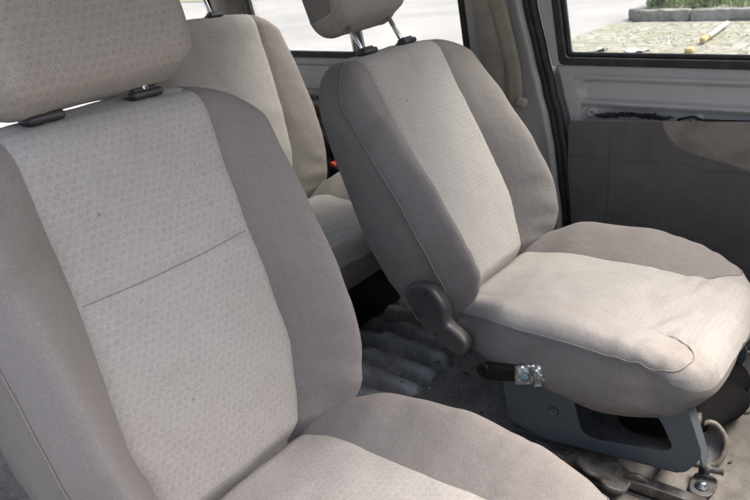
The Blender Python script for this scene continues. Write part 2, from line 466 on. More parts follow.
WID_C = [(-.05, .165), (.03, .192), (.15, .236), (.30, .244), (.42, .240), (.50, .232)]
SEAM_C = [(-.05, .120), (.05, .128), (.15, .122), (.25, .118), (.35, .124), (.45, .142), (.50, .16)]
BOL_C = [(-.05, .022), (.03, .034), (.12, .048), (.25, .052), (.36, .042), (.43, .024), (.48, .008), (.52, .002)]
def build_cushion(seed, L=.515):
    yb = -.05
    TB = [(0, .82), (.50, .84), (.54, .885), (.60, .922), (.68, .944), (.80, .956), (.92, .950), (1.0, .925)]
    def top(c, t):
        tb = interp(TB, abs(c)); t = t*tb/.9 if t < .9 else tb + (1-tb)*(t-.9)/.1     # grid rows follow the stitched tip
        yn = yb + (L-yb)*t
        W = interp(WID_C, yn); sm = interp(SEAM_C, yn); s = abs(c)
        x = sm*s/.5 if s <= .5 else sm + (W-sm)*math.sin(PI/2*(s-.5)/.5)
        rc = .072; over = max(0, x-(W-rc))
        yt = L - (rc - math.sqrt(max(rc*rc-over*over, 0)))*.8 - .012*(x/W)**2
        y = yb + (yt-yb)*t
        dS = W-x; dF = yt-y
        z = .014*math.sin(PI*min(1, max(0, (y+.03)/.5))) - .012*(1-smooth(.0, .12, y))
        if x > sm:
            q = (x-sm)/(W-sm)
            z += interp(BOL_C, y)*(.30 if c > 0 else 1)*math.sin(PI*min(q*1.2, 1)*.5)**1.2*(1-smooth(.7, 1.05, q)*.5)
        Rs = Rf = (.036 if c < 0 else .026) + (.034 if c < 0 else .030)*smooth(.38, .50, y)
        a = (Rs-math.sqrt(max(Rs*Rs-(Rs-dS)**2, 0)))*.9 if dS < Rs else 0
        b = (Rf-math.sqrt(max(Rf*Rf-(Rf-dF)**2, 0)))*.9 if dF < Rf else 0
        z -= (a**10 + b**10)**.1
        z -= .030*(1-smooth(-.040, .014, y))
        if y < .43: z -= (.0012 if c > 0 else .0030)*math.exp(-((x-sm)/.0045)**2)
        z += wob((c*2, y*9, 0), 1.1, .004, seed) + wob((x, y, 0), 20, .003, seed+5)
        if c > 0: z += .0009*math.sin((x-sm)*300 + y*26 + 4*noise.noise(Vector((x*8, y*12, seed+2))))*smooth(.22, .40, y)*smooth(0, .03, x-sm)
        # drawn-in wrinkles
        z += .0019*math.sin((y*1.0 + .35*x*(1 if c > 0 else -1))*150 + 5*noise.noise(Vector((x*9, y*9, seed))))*smooth(.25, .45, y)
        return Vector((x if c > 0 else -x, y, z))
    def zb(y): return interp([(-.05, -.085), (.02, -.10), (.1, -.12), (.2, -.140), (.32, -.152), (.42, -.140), (.52, -.118)], y)
    def side_rows(pts):
        nn = outward(pts, 2); rows = []
        for k in range(1, 10):
            q = k/9; row = []
            for p, n in zip(pts, nn):
                fr = smooth(.36, .50, p.y)
                z1 = zb(p.y)
                off = (.016*math.sin(PI*q*.8) - .045*smooth(.55, 1, q)**1.5)*(1-fr) + fr*(.004*math.sin(PI*q) - .055*q**1.6)
                pp = p + n*off; pp.z = p.z + (z1-p.z)*(q**.92)
                pp += n*(wob((p.x, p.y, q*.3), 12, .005, seed+2) + .0016*math.sin(p.y*14 + q*26 + 5*noise.noise(Vector((p.y*8, q*2, seed))))*smooth(-.1, .4, noise.noise(Vector((p.y*9, q*3, seed+5)))+.2))
                row.append(pp)
            rows.append(row)
        return rows
    def bottom(c, t, last, idx, G, nx, ny, i, j):
        L_, R_ = last[idx[(0, j)]], last[idx[(nx, j)]]
        T, B = last[idx[(i, ny)]], last[idx[(i, 0)]]
        f = (G[i][j].x-G[0][j].x)/max(1e-6, G[nx][j].x-G[0][j].x)
        return Vector((L_.x+(R_.x-L_.x)*f, B.y+(T.y-B.y)*t, L_.z + (R_.z-L_.z)*f - .006*min(1, 5*min(c+1, 1-c))))
    def matf(kind, i, j):
        if kind == 'top': return 2 if j >= 81 else (3 if i >= 32 else 0)
        return 1
    return grid_solid(64, 90, top, side_rows, bottom, (0, 1), .5, matf), top

def build_headrest(seed, W=.134, Hh=.165, T=.105):
    """rounded block: front face x in +-W, z 0..Hh; front at y=0, back at y=-T"""
    def top(c, t):
        s = abs(c); W_ = W*(1 - .10*(t-.35)**2 - .04*t)
        x = W_*math.sin(PI/2*s)
        rc = .038
        over = max(0, x-(W_-rc)); dz = (rc-math.sqrt(max(rc*rc-over*over, 0)))
        z0 = dz*.9; z1 = Hh - dz
        z = z0 + (z1-z0)*t
        dS = W_-x; dB = z-z0; dT = z1-z
        w = .010*math.sin(PI*t)
        acc = 0
        for dd, Rr in ((dS, .032), (dB, .036), (dT, .034)):
            if dd < Rr: acc += ((Rr-math.sqrt(max(Rr*Rr-(Rr-dd)**2, 0)))*.85)**10
        w -= acc**.1
        w += wob((x*(1 if c > 0 else -1), 0, z), 16, .003, seed)
        return Vector((x if c > 0 else -x, w, z))
    def side_rows(pts):
        nn = outward(pts, 1); rows = []
        for k in range(1, 9):
            q = k/8; row = []
            for p, n in zip(pts, nn):
                off = .012*math.sin(PI*q*.8) - .028*smooth(.6, 1, q)**1.6
                pp = p + n*off; pp.y = p.y + (-T-p.y)*q
                pp += n*wob((p.x, q*.2, p.z), 18, .003, seed)
                row.append(pp)
            rows.append(row)
        return rows
    def bottom(c, t, last, idx, G, nx, ny, i, j):
        L_, R_ = last[idx[(0, j)]], last[idx[(nx, j)]]
        T_, B = last[idx[(i, ny)]], last[idx[(i, 0)]]
        return Vector((L_.x+(R_.x-L_.x)*(c+1)/2, -T-.012*min(1, 4*min(c+1, 1-c, 2*t, 2-2*t)), B.z+(T_.z-B.z)*t))
    return grid_solid(44, 40, top, side_rows, bottom, (0, 1), 2, lambda kind, i, j: 2 if kind == 'side' and (0 < i < 44) else 1), top

RECL = [(413.9, 283), (419.5, 279.5), (428.6, 279), (441, 283), (450.7, 294.7), (455.5, 304), (457, 318), (461, 326), (471, 333), (474, 339), (469, 347), (459, 346.7), (441, 341), (428, 336), (418, 322), (411.5, 309), (410, 292)]
RECL_YZ = [(-.0780, .0390), (-.0700, .0500), (-.0500, .0590), (-.0230, .0560), (-.0010, .0350), (.0100, .0140), (.0130, -.0160), (.0300, -.0300), (.0520, -.0440), (.0600, -.0600), (.0500, -.0800), (.0230, -.0820), (-.0130, -.0620), (-.0390, -.0500), (-.0620, -.0180), (-.0810, .0130), (-.0860, .0280)]

def post_guide(bm, x, y, z):
    add_box(bm, (x, y, z+.004), (.050, .032, .012), bev=.005, seg=3)
    add_box(bm, (x, y, z+.010), (.036, .023, .010), bev=.004, seg=3)
    add_box(bm, (x+.016, y+.006, z+.010), (.010, .012, .009), bev=.003, seg=2)

def make_seat(label, X, recline, seed, head_w, head_v, head_tilt, group, roll=0, head_roll=0, head_W=.134, Z0=.30, Y0=0, H=.545, wscale=1.0, riser=True, hseam=False, bs=1.0):
    t = empty('car_seat', (X, Y0, 0), label, 'car seat', group)
    # backrest
    (body, pan, bpts), topf = build_backrest(seed, H, wscale, hseam=hseam, bs=bs, rear=bs < .9)
    br = from_bm('backrest', body, [M['bolster'], M['gusset'], M['panel']], t)
    br.location = (0, 0, Z0); br.rotation_mode = 'YXZ'; br.matrix_local = Matrix.Translation((0, 0, Z0)) @ Matrix.Rotation(R(recline), 4, 'X') @ Matrix.Rotation(R(roll), 4, 'Y')
    from_bm('centre_panel', pan, M['panel'], br)
    # piping up both sides and round the corners, not across the middle of the top
    left = [p for p in bpts if p.x < -.135*wscale and p.z > -.05]; right = [p for p in bpts if p.x > .135*wscale and p.z > -.05]
    left.sort(key=lambda p: (p.z - p.x*-1 if False else math.atan2(p.z-.2, -p.x))); right.sort(key=lambda p: math.atan2(p.z-.2, p.x))
    for L in (left, right):
        nn = [Vector((1 if p.x > 0 else -1, 0, 0)) for p in L]
        pb = bmesh.new(); add_tube(pb, [p + m*.0012 + Vector((0, .0008, 0)) for p, m in zip(L, nn)], .0017, 6)
        from_bm('piping', pb, M['piping'], br)
    if hseam:
        pb = bmesh.new(); P = []
        for q in range(61):
            c_ = -.49+.98*q/60
            sm_ = interp(SEAM_B, .325); x_ = sm_*c_/.5; v_ = .325-.004*math.cos(x_*12)
            lo, hi = 0, 1
            for _ in range(22):
                mid_ = (lo+hi)/2
                if topf(c_, mid_).z < v_: lo = mid_
                else: hi = mid_
            P.append(topf(c_, lo) + Vector((0, .0007, 0)))
        add_tube(pb, P, .0006, 6); from_bm('cross_seam', pb, M['thread'], br)
    for sx in (-1, 1):
        g = bmesh.new(); post_guide(g, sx*.076, -.043, H+.001)
        from_bm('post_guide', g, M['tab'], br)
    # headrest
    (hb, hp, hpts), _ = build_headrest(seed+4, head_W)
    hr = from_bm('headrest', hb, [M['gusset'], M['gusset'], M['panel_head']], t)
    Mb = Matrix.Translation((0, 0, Z0)) @ Matrix.Rotation(R(recline), 4, 'X') @ Matrix.Rotation(R(roll), 4, 'Y')
    Mh = Mb @ Matrix.Translation((0, head_w, head_v)) @ Matrix.Rotation(R(head_roll), 4, 'Y') @ Matrix.Rotation(R(head_tilt), 4, 'X')
    hr.matrix_local = Mh
    from_bm('centre_panel', hp, M['panel_head'], hr)
    for sd_ in (0, 1):
        hp_ = hpts[:41] if sd_ == 0 else hpts[84:125]
        pb = bmesh.new(); add_tube(pb, hp_, .0016, 6); from_bm('piping', pb, M['piping'], hr)
    inv = Mh.inverted()
    for sx in (-1, 1):
        pb = bmesh.new()
        a = inv @ (Mb @ Vector((sx*.076, -.045, H-.04))); b = Vector((sx*.076, -.050, .05))
        add_tube(pb, [a, a.lerp(b, .5), b], .0055, 14)
        for q in (.28, .36, .44): pass
        from_bm('post', pb, M['chrome'], hr)
    # cushion
    (cb, cp, cpts), ctop = build_cushion(seed+7)
    cu = from_bm('cushion', cb, [M['bolster_flat'], M['gusset_flat'], M['front'], M['near_bolster']], t); cu.location = (0, 0, Z0)
    from_bm('centre_panel', cp, M['panel_flat'], cu)
    pb = bmesh.new()
    for sg in (-1, 1):
        P = [ctop(sg*.985, q/60) + Vector((sg*.001, 0, .0012)) for q in range(3, 54)]
        P += [ctop(sg*cc_, .9) + Vector((0, 0, .001)) for cc_ in (.97, .94, .90, .84, .78, .72, .66, .60, .56, .53, .505)]
        P += [ctop(sg*.503, .9-.03*q_) + Vector((0, 0, .0006-.0003*q_)) for q_ in range(1, 12)]
        pb = bmesh.new(); add_tube(pb, catmull(P, 2), lambda u_: .0011*(1-smooth(.72, .92, u_))+.0001, 6)
        from_bm('piping', pb, M['piping'], cu)
    if riser:
        rc = plate('recliner_cover', [rnd2([(y, z) for y, z in RECL_YZ], 5)], .034, .009, M['plastic'], t, at_x(.240) @ Matrix.Translation((.002, Z0-.002, 0)), True, 4)
        for (y, z) in ((-.030, .040), (-.052, -.010), (-.012, -.044)):
            sb = bmesh.new(); add_lathe(sb, [(.0055, 0), (.0055, .002), (.004, .0032), (.0025, .0018)], (.2560, y+.002, Z0-.002+z), (1, 0, 0), 16)
            from_bm('screw', sb, M['tab'], rc)
    return t, br, cu, hr

G = 'front seats of the van'
seat_n, br_n, cu_n, hr_n = make_seat('nearest grey and beige cloth car seat with its headrest pushed right down', .401, 13, 1.3, .028, .568, 0, G, 0, 2, .143, hseam=True)
seat_f, br_f, cu_f, hr_f = make_seat('reclined cloth car seat beside the passenger door, headrest raised on two chrome posts', -.401, 24.6, 6.1, -.018, .622, -2, G, 0, 2, .131)

# ------------------------------------------------------------------ seat base of the far seat
def frame_for(t, main=True):
    out = [(.128, .060), (.112, .165), (.135, .192), (.40, .235), (.462, .232), (.505, .118), (.476, .068), (.440, .066), (.20, .040)]
    hole = [(.260, .176), (.283, .087), (.308, .080), (.436, .104), (.453, .117), (.428, .168), (.402, .192), (.33, .186)]
    fr = plate('seat_frame', [round_poly(out, .02), round_poly(hole[::-1], .016)], .006, .002, M['riser'], t, at_x(.205), False)
    fl = bmesh.new()   # folded flanges that give the pressing its depth
    add_box(fl, (.190, .30, .0515), (.030, .33, .004), Matrix.Rotation(R(5), 3, 'X'), .001)
    add_box(fl, (.185, .486, .150), (.040, .004, .120), Matrix.Rotation(R(19), 3, 'X'), .001)
    from_bm('flange', fl, M['riser'], fr, False)
    b = bmesh.new(); add_lathe(b, [(.010, 0), (.010, .003), (.006, .006), (.005, .0045)], (.208, .226, .116), (1, 0, 0), 18); from_bm('rivet', b, M['riser'], fr)
    fr2 = plate('seat_frame', [round_poly(out, .02), round_poly(hole[::-1], .016)], .006, .002, M['riser'], t, at_x(-.175), False)
    b = bmesh.new()
    for y, z in ((.15, .10), (.46, .09), (.30, .185)): add_tube(b, [(-.17, y, z), (.2, y, z)], .010, 12)
    add_box(b, (.0, .30, .19), (.34, .30, .012), bev=.004)
    from_bm('cross_tube', b, M['rail'], t)
    # floor rails
    for x in (.222, -.19):
        b = bmesh.new()
        add_box(b, (x, .27, .012), (.050, .52, .012), bev=.004)
        add_box(b, (x, .27, .026), (.034, .50, .018), bev=.006, seg=3)
        add_box(b, (x+.019, .27, .034), (.006, .50, .022), bev=.0025)
        from_bm('floor_rail', b, M['rail'], t)
    return fr
frame_for(seat_f); frame_for(seat_n)

# camera -------------------------------------------------------------------
def set_camera():
    C = Vector((.938, .696, .989)); yaw, pit, rol = .663, .397, -.084
    d = Vector((-math.cos(yaw)*math.cos(pit), -math.sin(yaw)*math.cos(pit), -math.sin(pit)))
    r = d.cross(Vector((0, 0, 1))).normalized(); u = r.cross(d)
    c, s = math.cos(rol), math.sin(rol)
    r, u = r*c + u*s, u*c - r*s
    cam = bpy.data.cameras.new('camera'); o = bpy.data.objects.new('camera', cam); COL.objects.link(o)
    m = Matrix.Identity(4)
    for i in range(3): m[i][0], m[i][1], m[i][2], m[i][3] = r[i], u[i], -d[i], C[i]
    o.matrix_world = m
    cam.sensor_width = 36; cam.lens = 720.1/750*36; cam.clip_start = .02; cam.clip_end = 2000
    cam.dof.use_dof = True; cam.dof.focus_distance = 1.1; cam.dof.aperture_fstop = 14
    S.camera = o
set_camera()
M['green'] = dirty('green_knob', (.05, .16, .14), (.03, .09, .08), .45)
M['pale_blue'] = dirty('pale_blue_plastic', (.35, .50, .60), (.25, .38, .46), .4)
M['bare2'] = dirty('scuffed_steel_loop', (.34, .31, .27), (.2, .18, .15), .6, .1, scale=40, fine=200, bumpd=.001)
M['lining'] = dirty('mottled_side_lining', (.10, .092, .085), (.03, .03, .03), .95, 0, scale=38, fine=200, bumpd=.003)

# ------------------------------------------------------------------ cabin floor
def sheet(name, x0, x1, y0, y1, nx, ny, fz, mat, parent=None, wear=None):
    bm = bmesh.new(); V = []
    for i in range(nx+1):
        row = []
        for j in range(ny+1):
            x = x0+(x1-x0)*i/nx; y = y0+(y1-y0)*j/ny
            row.append(bm.verts.new((x, y, fz(x, y))))
        V.append(row)
    for i in range(nx):
        for j in range(ny): bm.faces.new((V[i][j], V[i+1][j], V[i+1][j+1], V[i][j+1]))
    o = from_bm(name, bm, mat, parent, True, False)
    if wear:
        at = o.data.color_attributes.new('wear', 'FLOAT_COLOR', 'POINT')
        for v in o.data.vertices:
            q = wear(v.co.x, v.co.y, v.co.z); at.data[v.index].color = (q, q, q, 1)
    return o

RIBS = [(-.02, .018), (-.095, .02), (-.168, .02), (-.243, .022), (-.318, .022), (-.395, .02), (-.47, .02), (-.545, .02), (-.62, .02), (.06, .02), (.135, .02)]
def rib(x, y):
    if y > -.085: return 0, 9
    best = 0; dd = 9
    for i, (cx, wd) in enumerate(RIBS):
        cxx = cx + .004*noise.noise(Vector((i*3.1, y*4, 0)))
        d = abs(x-cxx)
        e = smooth(-.085-.02*((i*7) % 3)/3, -.125-.02*((i*7) % 3)/3, y) if False else 1-smooth(-.135-.012*(i % 3), -.105-.012*(i % 3), y)
        h = .030*(1-smooth(wd*.55, wd*.85, d))*e*(.9+.2*noise.noise(Vector((i*2.3, y*7, 1))))
        if h > best: best = h
        if d < dd: dd = d
    return best, dd
def floor_z(x, y):
    h, _ = rib(x, y)
    z = h + .006*noise.noise(Vector((x*6, y*6, 2))) + .0022*noise.noise(Vector((x*26, y*26, 5))) + .0020*noise.noise(Vector((x*60, y*60, 5)))
    z -= .018*smooth(-.13, -.36, -(-y)) if False else 0
    # cross step where the floor pressing rises towards the rear footwell
    z += .030*smooth(.30, .42, -y)*(1-smooth(.44, .5, -y))*smooth(-.1, -.45, x*1.0) if False else 0
    z += .016*math.exp(-((y+.33)/.035)**2)*(.6+.4*noise.noise(Vector((x*9, 1, 0))))
    return z
def floor_wear(x, y, z):
    h, d = rib(x, y)
    if not h: return 0
    n = noise.noise(Vector((x*30, y*22, 3)))
    e = math.exp(-((y+.152)/.030)**2)*1.5 + math.exp(-((y+.30)/.045)**2)*.35*(.5+n)
    return max(0, min(1, .24*smooth(.008, .020, h)*(.7+.7*n) + e*smooth(.008, .017, h)*(.75+.6*n) + max(0, n-.45)*.6*smooth(.01, .02, h)))
def mat_steelfloor():
    t = NT('bare_ribbed_steel_floor'); c = t.coord()
    n1 = t.noise(c, 9, 7, .68, .6); n2 = t.noise(c, 45, 6, .7, .3); n3 = t.noise(c, 300, 3, .6)
    col = t.mix(t.ramp(n1, [(.35, 0), (.62, 1)]), (.23, .225, .215), (.36, .35, .33))
    col = t.mix(t.math('MULTIPLY', t.ramp(n2, [(.40, 0), (.68, 1)]), .6), col, (.12, .105, .09))
    col = t.mix(t.math('MULTIPLY', t.ramp(n3, [(.64, 0), (.74, 1)]), .5), col, (.28, .27, .25))
    va = t.n('ShaderNodeVertexColor', layer_name='wear')
    col = t.mix(va.outputs[0], col, (.50, .56, .57))
    nm = t.bump(n3, .6, .0015, t.bump(n2, .7, .005))
    return t.pbsdf(col, .7, .05, nm)
M['steelfloor'] = mat_steelfloor()
fl = sheet('cabin_floor', -.80, .80, -2.05, 1.15, 320, 640, floor_z, M['steelfloor'], wear=floor_wear)
tag(fl, 'ribbed bare steel floor of the van behind the front seats', kind='structure')
# worn floor covering under the front seats, torn off along its rear edge
def mat_edge(x): return -.128 + .022*noise.noise(Vector((x*9, 0, 4))) + .010*noise.noise(Vector((x*38, 0, 7))) + .02*smooth(-.3, -.36, -x*-1)
bm = bmesh.new(); V = []
NX, NY = 200, 170
for i in range(NX+1):
    x = -.76+1.52*i/NX; y0 = mat_edge(x); row = []
    for j in range(NY+1):
        q = j/NY; y = y0 + (1.12-y0)*q**1.35
        z = .0135 + .0045*noise.noise(Vector((x*7, y*7, 1))) + .0016*noise.noise(Vector((x*45, y*45, 8))) + (.004*math.exp(-(y-y0)/.02))
        if j == 0: z -= .010
        row.append(bm.verts.new((x, y, z)))
    V.append(row)
for i in range(NX):
    for j in range(NY): bm.faces.new((V[i][j], V[i+1][j], V[i+1][j+1], V[i][j+1]))
mt = from_bm('floor_mat', bm, M['floor'], None, True, False)
tag(mt, 'worn dirty grey vinyl covering under both front seats, torn at its rear edge', 'floor mat')
# grit and crumbs
bm = bmesh.new(); rg = random.Random(5)
for k in range(420):
    x = rg.uniform(-.7, .1); y = rg.uniform(-.5, .62); s = rg.choice((.0012, .0018, .0025, .004))*rg.uniform(.7, 1.2)
    if -.62 < x < -.18 and y > .1 and rg.random() < .4: continue
    z = (.0165 if y > -.12 else floor_z(x, y)+.001)
    m = Matrix.Translation((x, y, z+s*.3)) @ Matrix.Rotation(rg.uniform(0, 6), 4, 'Z') @ Matrix.Diagonal((s*rg.uniform(.8, 2.2), s, s*.5, 1))
    bmesh.ops.create_icosphere(bm, subdivisions=1, radius=1, matrix=m)
g = from_bm('grit', bm, [M['rust'], M['torn'], M['whitepaint']], None, False)
for p in g.data.polygons: p.material_index = (p.index//20*7) % 5 % 3
tag(g, 'loose grit and crumbs scattered over the dirty floor', kind='stuff')

# ------------------------------------------------------------------ odds and ends on the floor
# wide flange bracket and clamps at the front of the far seat's rail
t = empty('rail_clamp', (-.19, .335, .02), 'grimy lobed metal clamp on the seat rail beneath the blue grey seat frame', 'clamp')
bm = bmesh.new()
LS = 1.35
lob = [(-.050, -.012), (-.040, .014), (-.018, .020), (0, .012), (.018, .024), (.040, .018), (.050, -.004), (.036, -.026), (.010, -.022), (-.006, -.032), (-.034, -.030)]
pl_ = plate('clamp_plate', [rnd2([(a*LS, b*LS) for a, b in lob], 5)], .008, .003, M['rail'], t, Matrix.Translation((.036, -.006, .022)) @ Matrix.Rotation(R(90), 4, 'Z') @ Matrix.Rotation(R(12), 4, 'X'), True, 3)
pl2 = plate('clamp_plate', [rnd2([(a*1.1, b*1.1) for a, b in lob], 5)], .008, .003, M['rail'], t, Matrix.Translation((.052, .014, .034)) @ Matrix.Rotation(R(60), 4, 'Z') @ Matrix.Rotation(R(-22), 4, 'X'), True, 3)
bm = bmesh.new(); add_tube(bm, catmull([(.030, .050, .004), (.030, .046, .022), (.028, .060, .034), (.024, .078, .030), (.020, .086, .010), (.02, .088, -.002)], 6), .0055, 10)
from_bm('hook', bm, M['rail'], t)

t = empty('wire_loop', (-.318, .487, .018), 'grey oval metal loop standing up in front of the seat frame', 'loop')
bm = bmesh.new()
pts = [(.018, -.012, .0), (.004, -.030, .022), (-.010, -.030, .050), (-.030, -.006, .068), (-.034, .016, .055), (-.022, .030, .030), (.004, .022, .004)]
add_tube(bm, catmull(pts, 8, True), .0052, 10, closed=True); from_bm('loop', bm, M['bare2'] if 'bare2' in M else M['rail'], t)
bm = bmesh.new(); 
cup = catmull(pts, 6, True); c0 = sum(cup, Vector())/len(cup); inn = c0 + Vector((-.020, .004, -.012))
vs = [bm.verts.new(c0.lerp(p, .96)) for p in cup]; ci = [bm.verts.new(inn.lerp(p, .45)) for p in cup]; cc = bm.verts.new(inn)
for k in range(len(vs)):
    bm.faces.new((vs[k], vs[(k+1) % len(vs)], ci[(k+1) % len(vs)], ci[k])); bm.faces.new((ci[k], ci[(k+1) % len(vs)], cc))
from_bm('cup', bm, M['rail'], t)

t = empty('seat_bolt', (-.262, .508, .042), 'black threaded bolt poking forward below the oval loop', 'bolt')
bm = bmesh.new(); pr = [(.0, 0), (.011, .0), (.011, .010), (.0065, .011)]
for k in range(9): pr += [(.0072, .012+k*.0026), (.0052, .0133+k*.0026)]
add_lathe(bm, pr, (0, -.012, 0), (-.10, 1, .06), 18); from_bm('thread', bm, M['rail'], t)
bm = bmesh.new(); add_lathe(bm, [(.013, -.008), (.013, .0)], (0, -.012, 0), (-.10, 1, .06), 6); from_bm('hex_head', bm, M['black_plastic'], t, False)

def foot(name, x, y, label, s=1, mt='rail'):
    t = empty(name, (x, y, .017), label, 'bracket')
    from_plate = plate('foot_plate', [rnd2([(-.034*s, -.016*s), (-.010*s, -.022*s), (.022*s, -.018*s), (.030*s, 0), (.020*s, .018*s), (-.012*s, .022*s), (-.034*s, .014*s)], 5)], .006, .002, M[mt], t, Matrix.Translation((0, 0, .004)), True)
    bm = bmesh.new(); add_lathe(bm, [(.013*s, 0), (.013*s, .003), (.008*s, .0035), (.008*s, .009), (.005*s, .011)], (.004, 0, .007), (0, 0, 1), 18); from_bm('bolt_head', bm, M['bare_metal'], t)
    return t
foot('foot_bracket', -.235, .502, 'dirty foot bracket with a shiny bolt below the threaded bolt', 1.0)
foot('foot_bracket', -.535, .512, 'round floor fixing with washer in front of the black bag', .9, 'floor')

# buckle socket: black stalk with torn foil round its end
t = empty('seat_belt_buckle', (-.145, .100, .208), 'black seat belt stalk ending in a crumpled silver buckle beneath the far cushion', 'buckle')
bm = bmesh.new(); add_box(bm, (0, .040, .000), (.028, .090, .034), Matrix.Rotation(R(14), 3, 'X'), .010, 4)
for v in bm.verts: v.co += Vector((0, 0, 1))*wob(v.co, 30, .004, 2)
from_bm('stalk', bm, M['black_plastic'], t)
bm = bmesh.new(); add_lathe(bm, [(.014, 0), (.014, .005), (.010, .007), (.006, .003)], (.010, .004, .0), (1, .0, .1), 18); from_bm('pivot', bm, M['black_plastic'], t)
bm = bmesh.new()
add_box(bm, (.006, .100, .018), (.034, .048, .034), Matrix.Rotation(R(10), 3, 'X'), .006, 3)
bmesh.ops.subdivide_edges(bm, edges=bm.edges[:], cuts=5, use_grid_fill=True)
for v in bm.verts:
    n = noise.noise_vector(v.co*95)*.0045 + noise.noise_vector(v.co*210)*.0025; v.co += n
bk = from_bm('buckle', bm, M['bare_metal'], t, False)
bm = bmesh.new(); add_box(bm, (.0235, .095, .020), (.004, .016, .009), Matrix.Rotation(R(10), 3, 'X'), .001); from_bm('release_button', bm, M['pale_blue'] if 'pale_blue' in M else M['bare_metal'], bk)

# black bag lying under the far seat
bm = bmesh.new(); bmesh.ops.create_icosphere(bm, subdivisions=5, radius=1)
for v in bm.verts:
    d = v.co.normalized(); v.co = Vector((d.x*.17, d.y*.135, d.z*.058))
    v.co += d*(noise.noise(v.co*13+Vector((3, 1, 0)))*.020) + d*(.009*math.sin(v.co.x*55 + 4*noise.noise(v.co*12)))
    if v.co.z < -.045: v.co.z = -.045
    v.co += Vector((-.47, .385, .066))
bg_ = from_bm('bag', bm, M['bag'], None); tag(bg_, 'black crumpled bag lying beneath the far car seat', 'bag')

# seat adjuster lever on the door side
t = empty('adjuster_lever', (-.635, .46, .02), 'grey metal strap lever with green knob beside the far seat', 'lever')
bm = bmesh.new(); add_box(bm, (0, .022, .085), (.006, .022, .19), Matrix.Rotation(R(-12), 3, 'X'), .002); from_bm('strap', bm, M['rail'], t)
bm = bmesh.new(); add_lathe(bm, [(.008, 0), (.011, .006), (.011, .030), (.007, .038)], (.004, -.004, .150), (0, .15, 1), 16); from_bm('knob', bm, M['green'], t)

# ------------------------------------------------------------------ the van shell
van = empty('van', (0, 0, 0), 'silver van body seen from inside, with black rubber window seals and a bare passenger door', 'van')
TILT = .20
def lean(o, z0=.68):
    for v in o.data.vertices:
        if v.co.z > z0: v.co.x += (v.co.z-z0)*TILT
    return o
def wall_plate(name, loops, x, th, bev, mat, parent, r=.0, smooth_=False, split=True):
    o = plate(name, loops, th, bev, M[mat], parent, at_x(x), smooth_)
    # cut at the waist line so that the upper part can lean inwards
    bm = bmesh.new(); bm.from_mesh(o.data)
    bmesh.ops.bisect_plane(bm, geom=bm.verts[:]+bm.edges[:]+bm.faces[:], plane_co=(0, 0, .68), plane_no=(0, 0, 1))
    bm.to_mesh(o.data); bm.free()
    return lean(o)
def ring(outer_in, grow, r):
    """rounded rectangle (y0,z0,y1,z1) grown by g"""
    y0, z0, y1, z1 = outer_in; g = grow
    return round_poly([(y0-g, z0-g), (y1+g, z0-g), (y1+g, z1+g), (y0-g, z1+g)], r)
# passenger door --------------------------------------------------
door = bpy.data.objects.new('passenger_door', None); COL.objects.link(door); door.parent = van
door['label'] = 'bare silver passenger door with its trim missing'
EDGE = [(-.1, .060), (.10, .050), (.29, .030), (.40, .015), (.47, .006), (.55, -.010), (.62, -.030), (.70, -.050), (.84, -.072), (1.25, -.10)]
def edge(z): return interp(EDGE, z)
WIN = (-.012, .700, .90, 1.20)
def door_depth(y, z):
    x = 0
    # pressed band below the window
    a = smooth(.596, .606, z)*(1-smooth(.642, .652, z))
    e = smooth(.012, .040, y - .030*abs((z-.624)/.026)**2*.6)
    x += -.011*a*e + .004*math.exp(-((z-.657)/.006)**2)*smooth(.0, .03, y)
    # shelf below it stands back
    x -= .012*(1-smooth(.578, .594, z))*smooth(.020, .030, y)
    x -= .016*(1-smooth(.535, .548, z))*smooth(.02, .05, y)
    x += -.02*smooth(-.004, -.03, -(edge(z)+.026-y) if False else -(y-edge(z)))*0
    x -= .014*(1-smooth(.0, .012, y-edge(z)))
    # small screw bosses
    for cy, cz in ((.052, .567), (.300, .566), (.56, .566)):
        d = math.hypot(y-cy, z-cz); x += .006*(1-smooth(.010, .014, d)) - .010*(1-smooth(.0035, .0045, d))
    x += .0009*noise.noise(Vector((0, y*9, z*9)))
    return x
bm = bmesh.new(); V = []
NY, NZ = 300, 260
for j in range(NZ+1):
    z = -.02 + .702*(j/NZ)**.75; row = []
    for i in range(NY+1):
        q = (i/NY)**1.5; y = edge(z) + (.98-edge(z))*q
        row.append(bm.verts.new((-.800+door_depth(y, z), y, z)))
    V.append(row)
for j in range(NZ):
    for i in range(NY): bm.faces.new((V[j][i], V[j][i+1], V[j+1][i+1], V[j+1][i]))
ba = [bm.verts.new((-.86, v.co.y, v.co.z)) for v in (V[j][0] for j in range(NZ+1))]
for j in range(NZ): bm.faces.new((V[j][0], V[j+1][0], ba[j+1], ba[j]))
dp = from_bm('inner_panel', bm, M['body'], door, True)
zs = [.682+.56*k/14 for k in range(15)]
outer = [(edge(z), z) for z in zs] + [(.60, 1.242), (.98, .75), (.98, .682)]
GW = [(-.012, .700), (.90, .700), (.56, 1.20), (-.045, 1.20)]
fr = wall_plate('window_frame', [outer, round_poly(GW[::-1], .015)], -.805, .030, .004, 'body', door)
def seal_loop(poly, g, r):
    c = [(sum(p[0] for p in poly)/4, sum(p[1] for p in poly)/4)]
    return round_poly(poly, r)
def grow4(poly, g):
    out = []; n = len(poly)
    for i in range(n):
        p = Vector(poly[i]); a = (p-Vector(poly[i-1])).normalized(); b = (Vector(poly[(i+1) % n])-p).normalized()
        na = Vector((a.y, -a.x)); nb = Vector((b.y, -b.x)); m = (na+nb); m = m*(g/ (m.dot(na)))
        out.append(tuple(p+m))
    return out
s1 = wall_plate('window_seal', [round_poly(grow4(GW, .014), .014), round_poly(grow4(GW, -.006)[::-1], .010)], -.792, .020, .004, 'rubber', door)
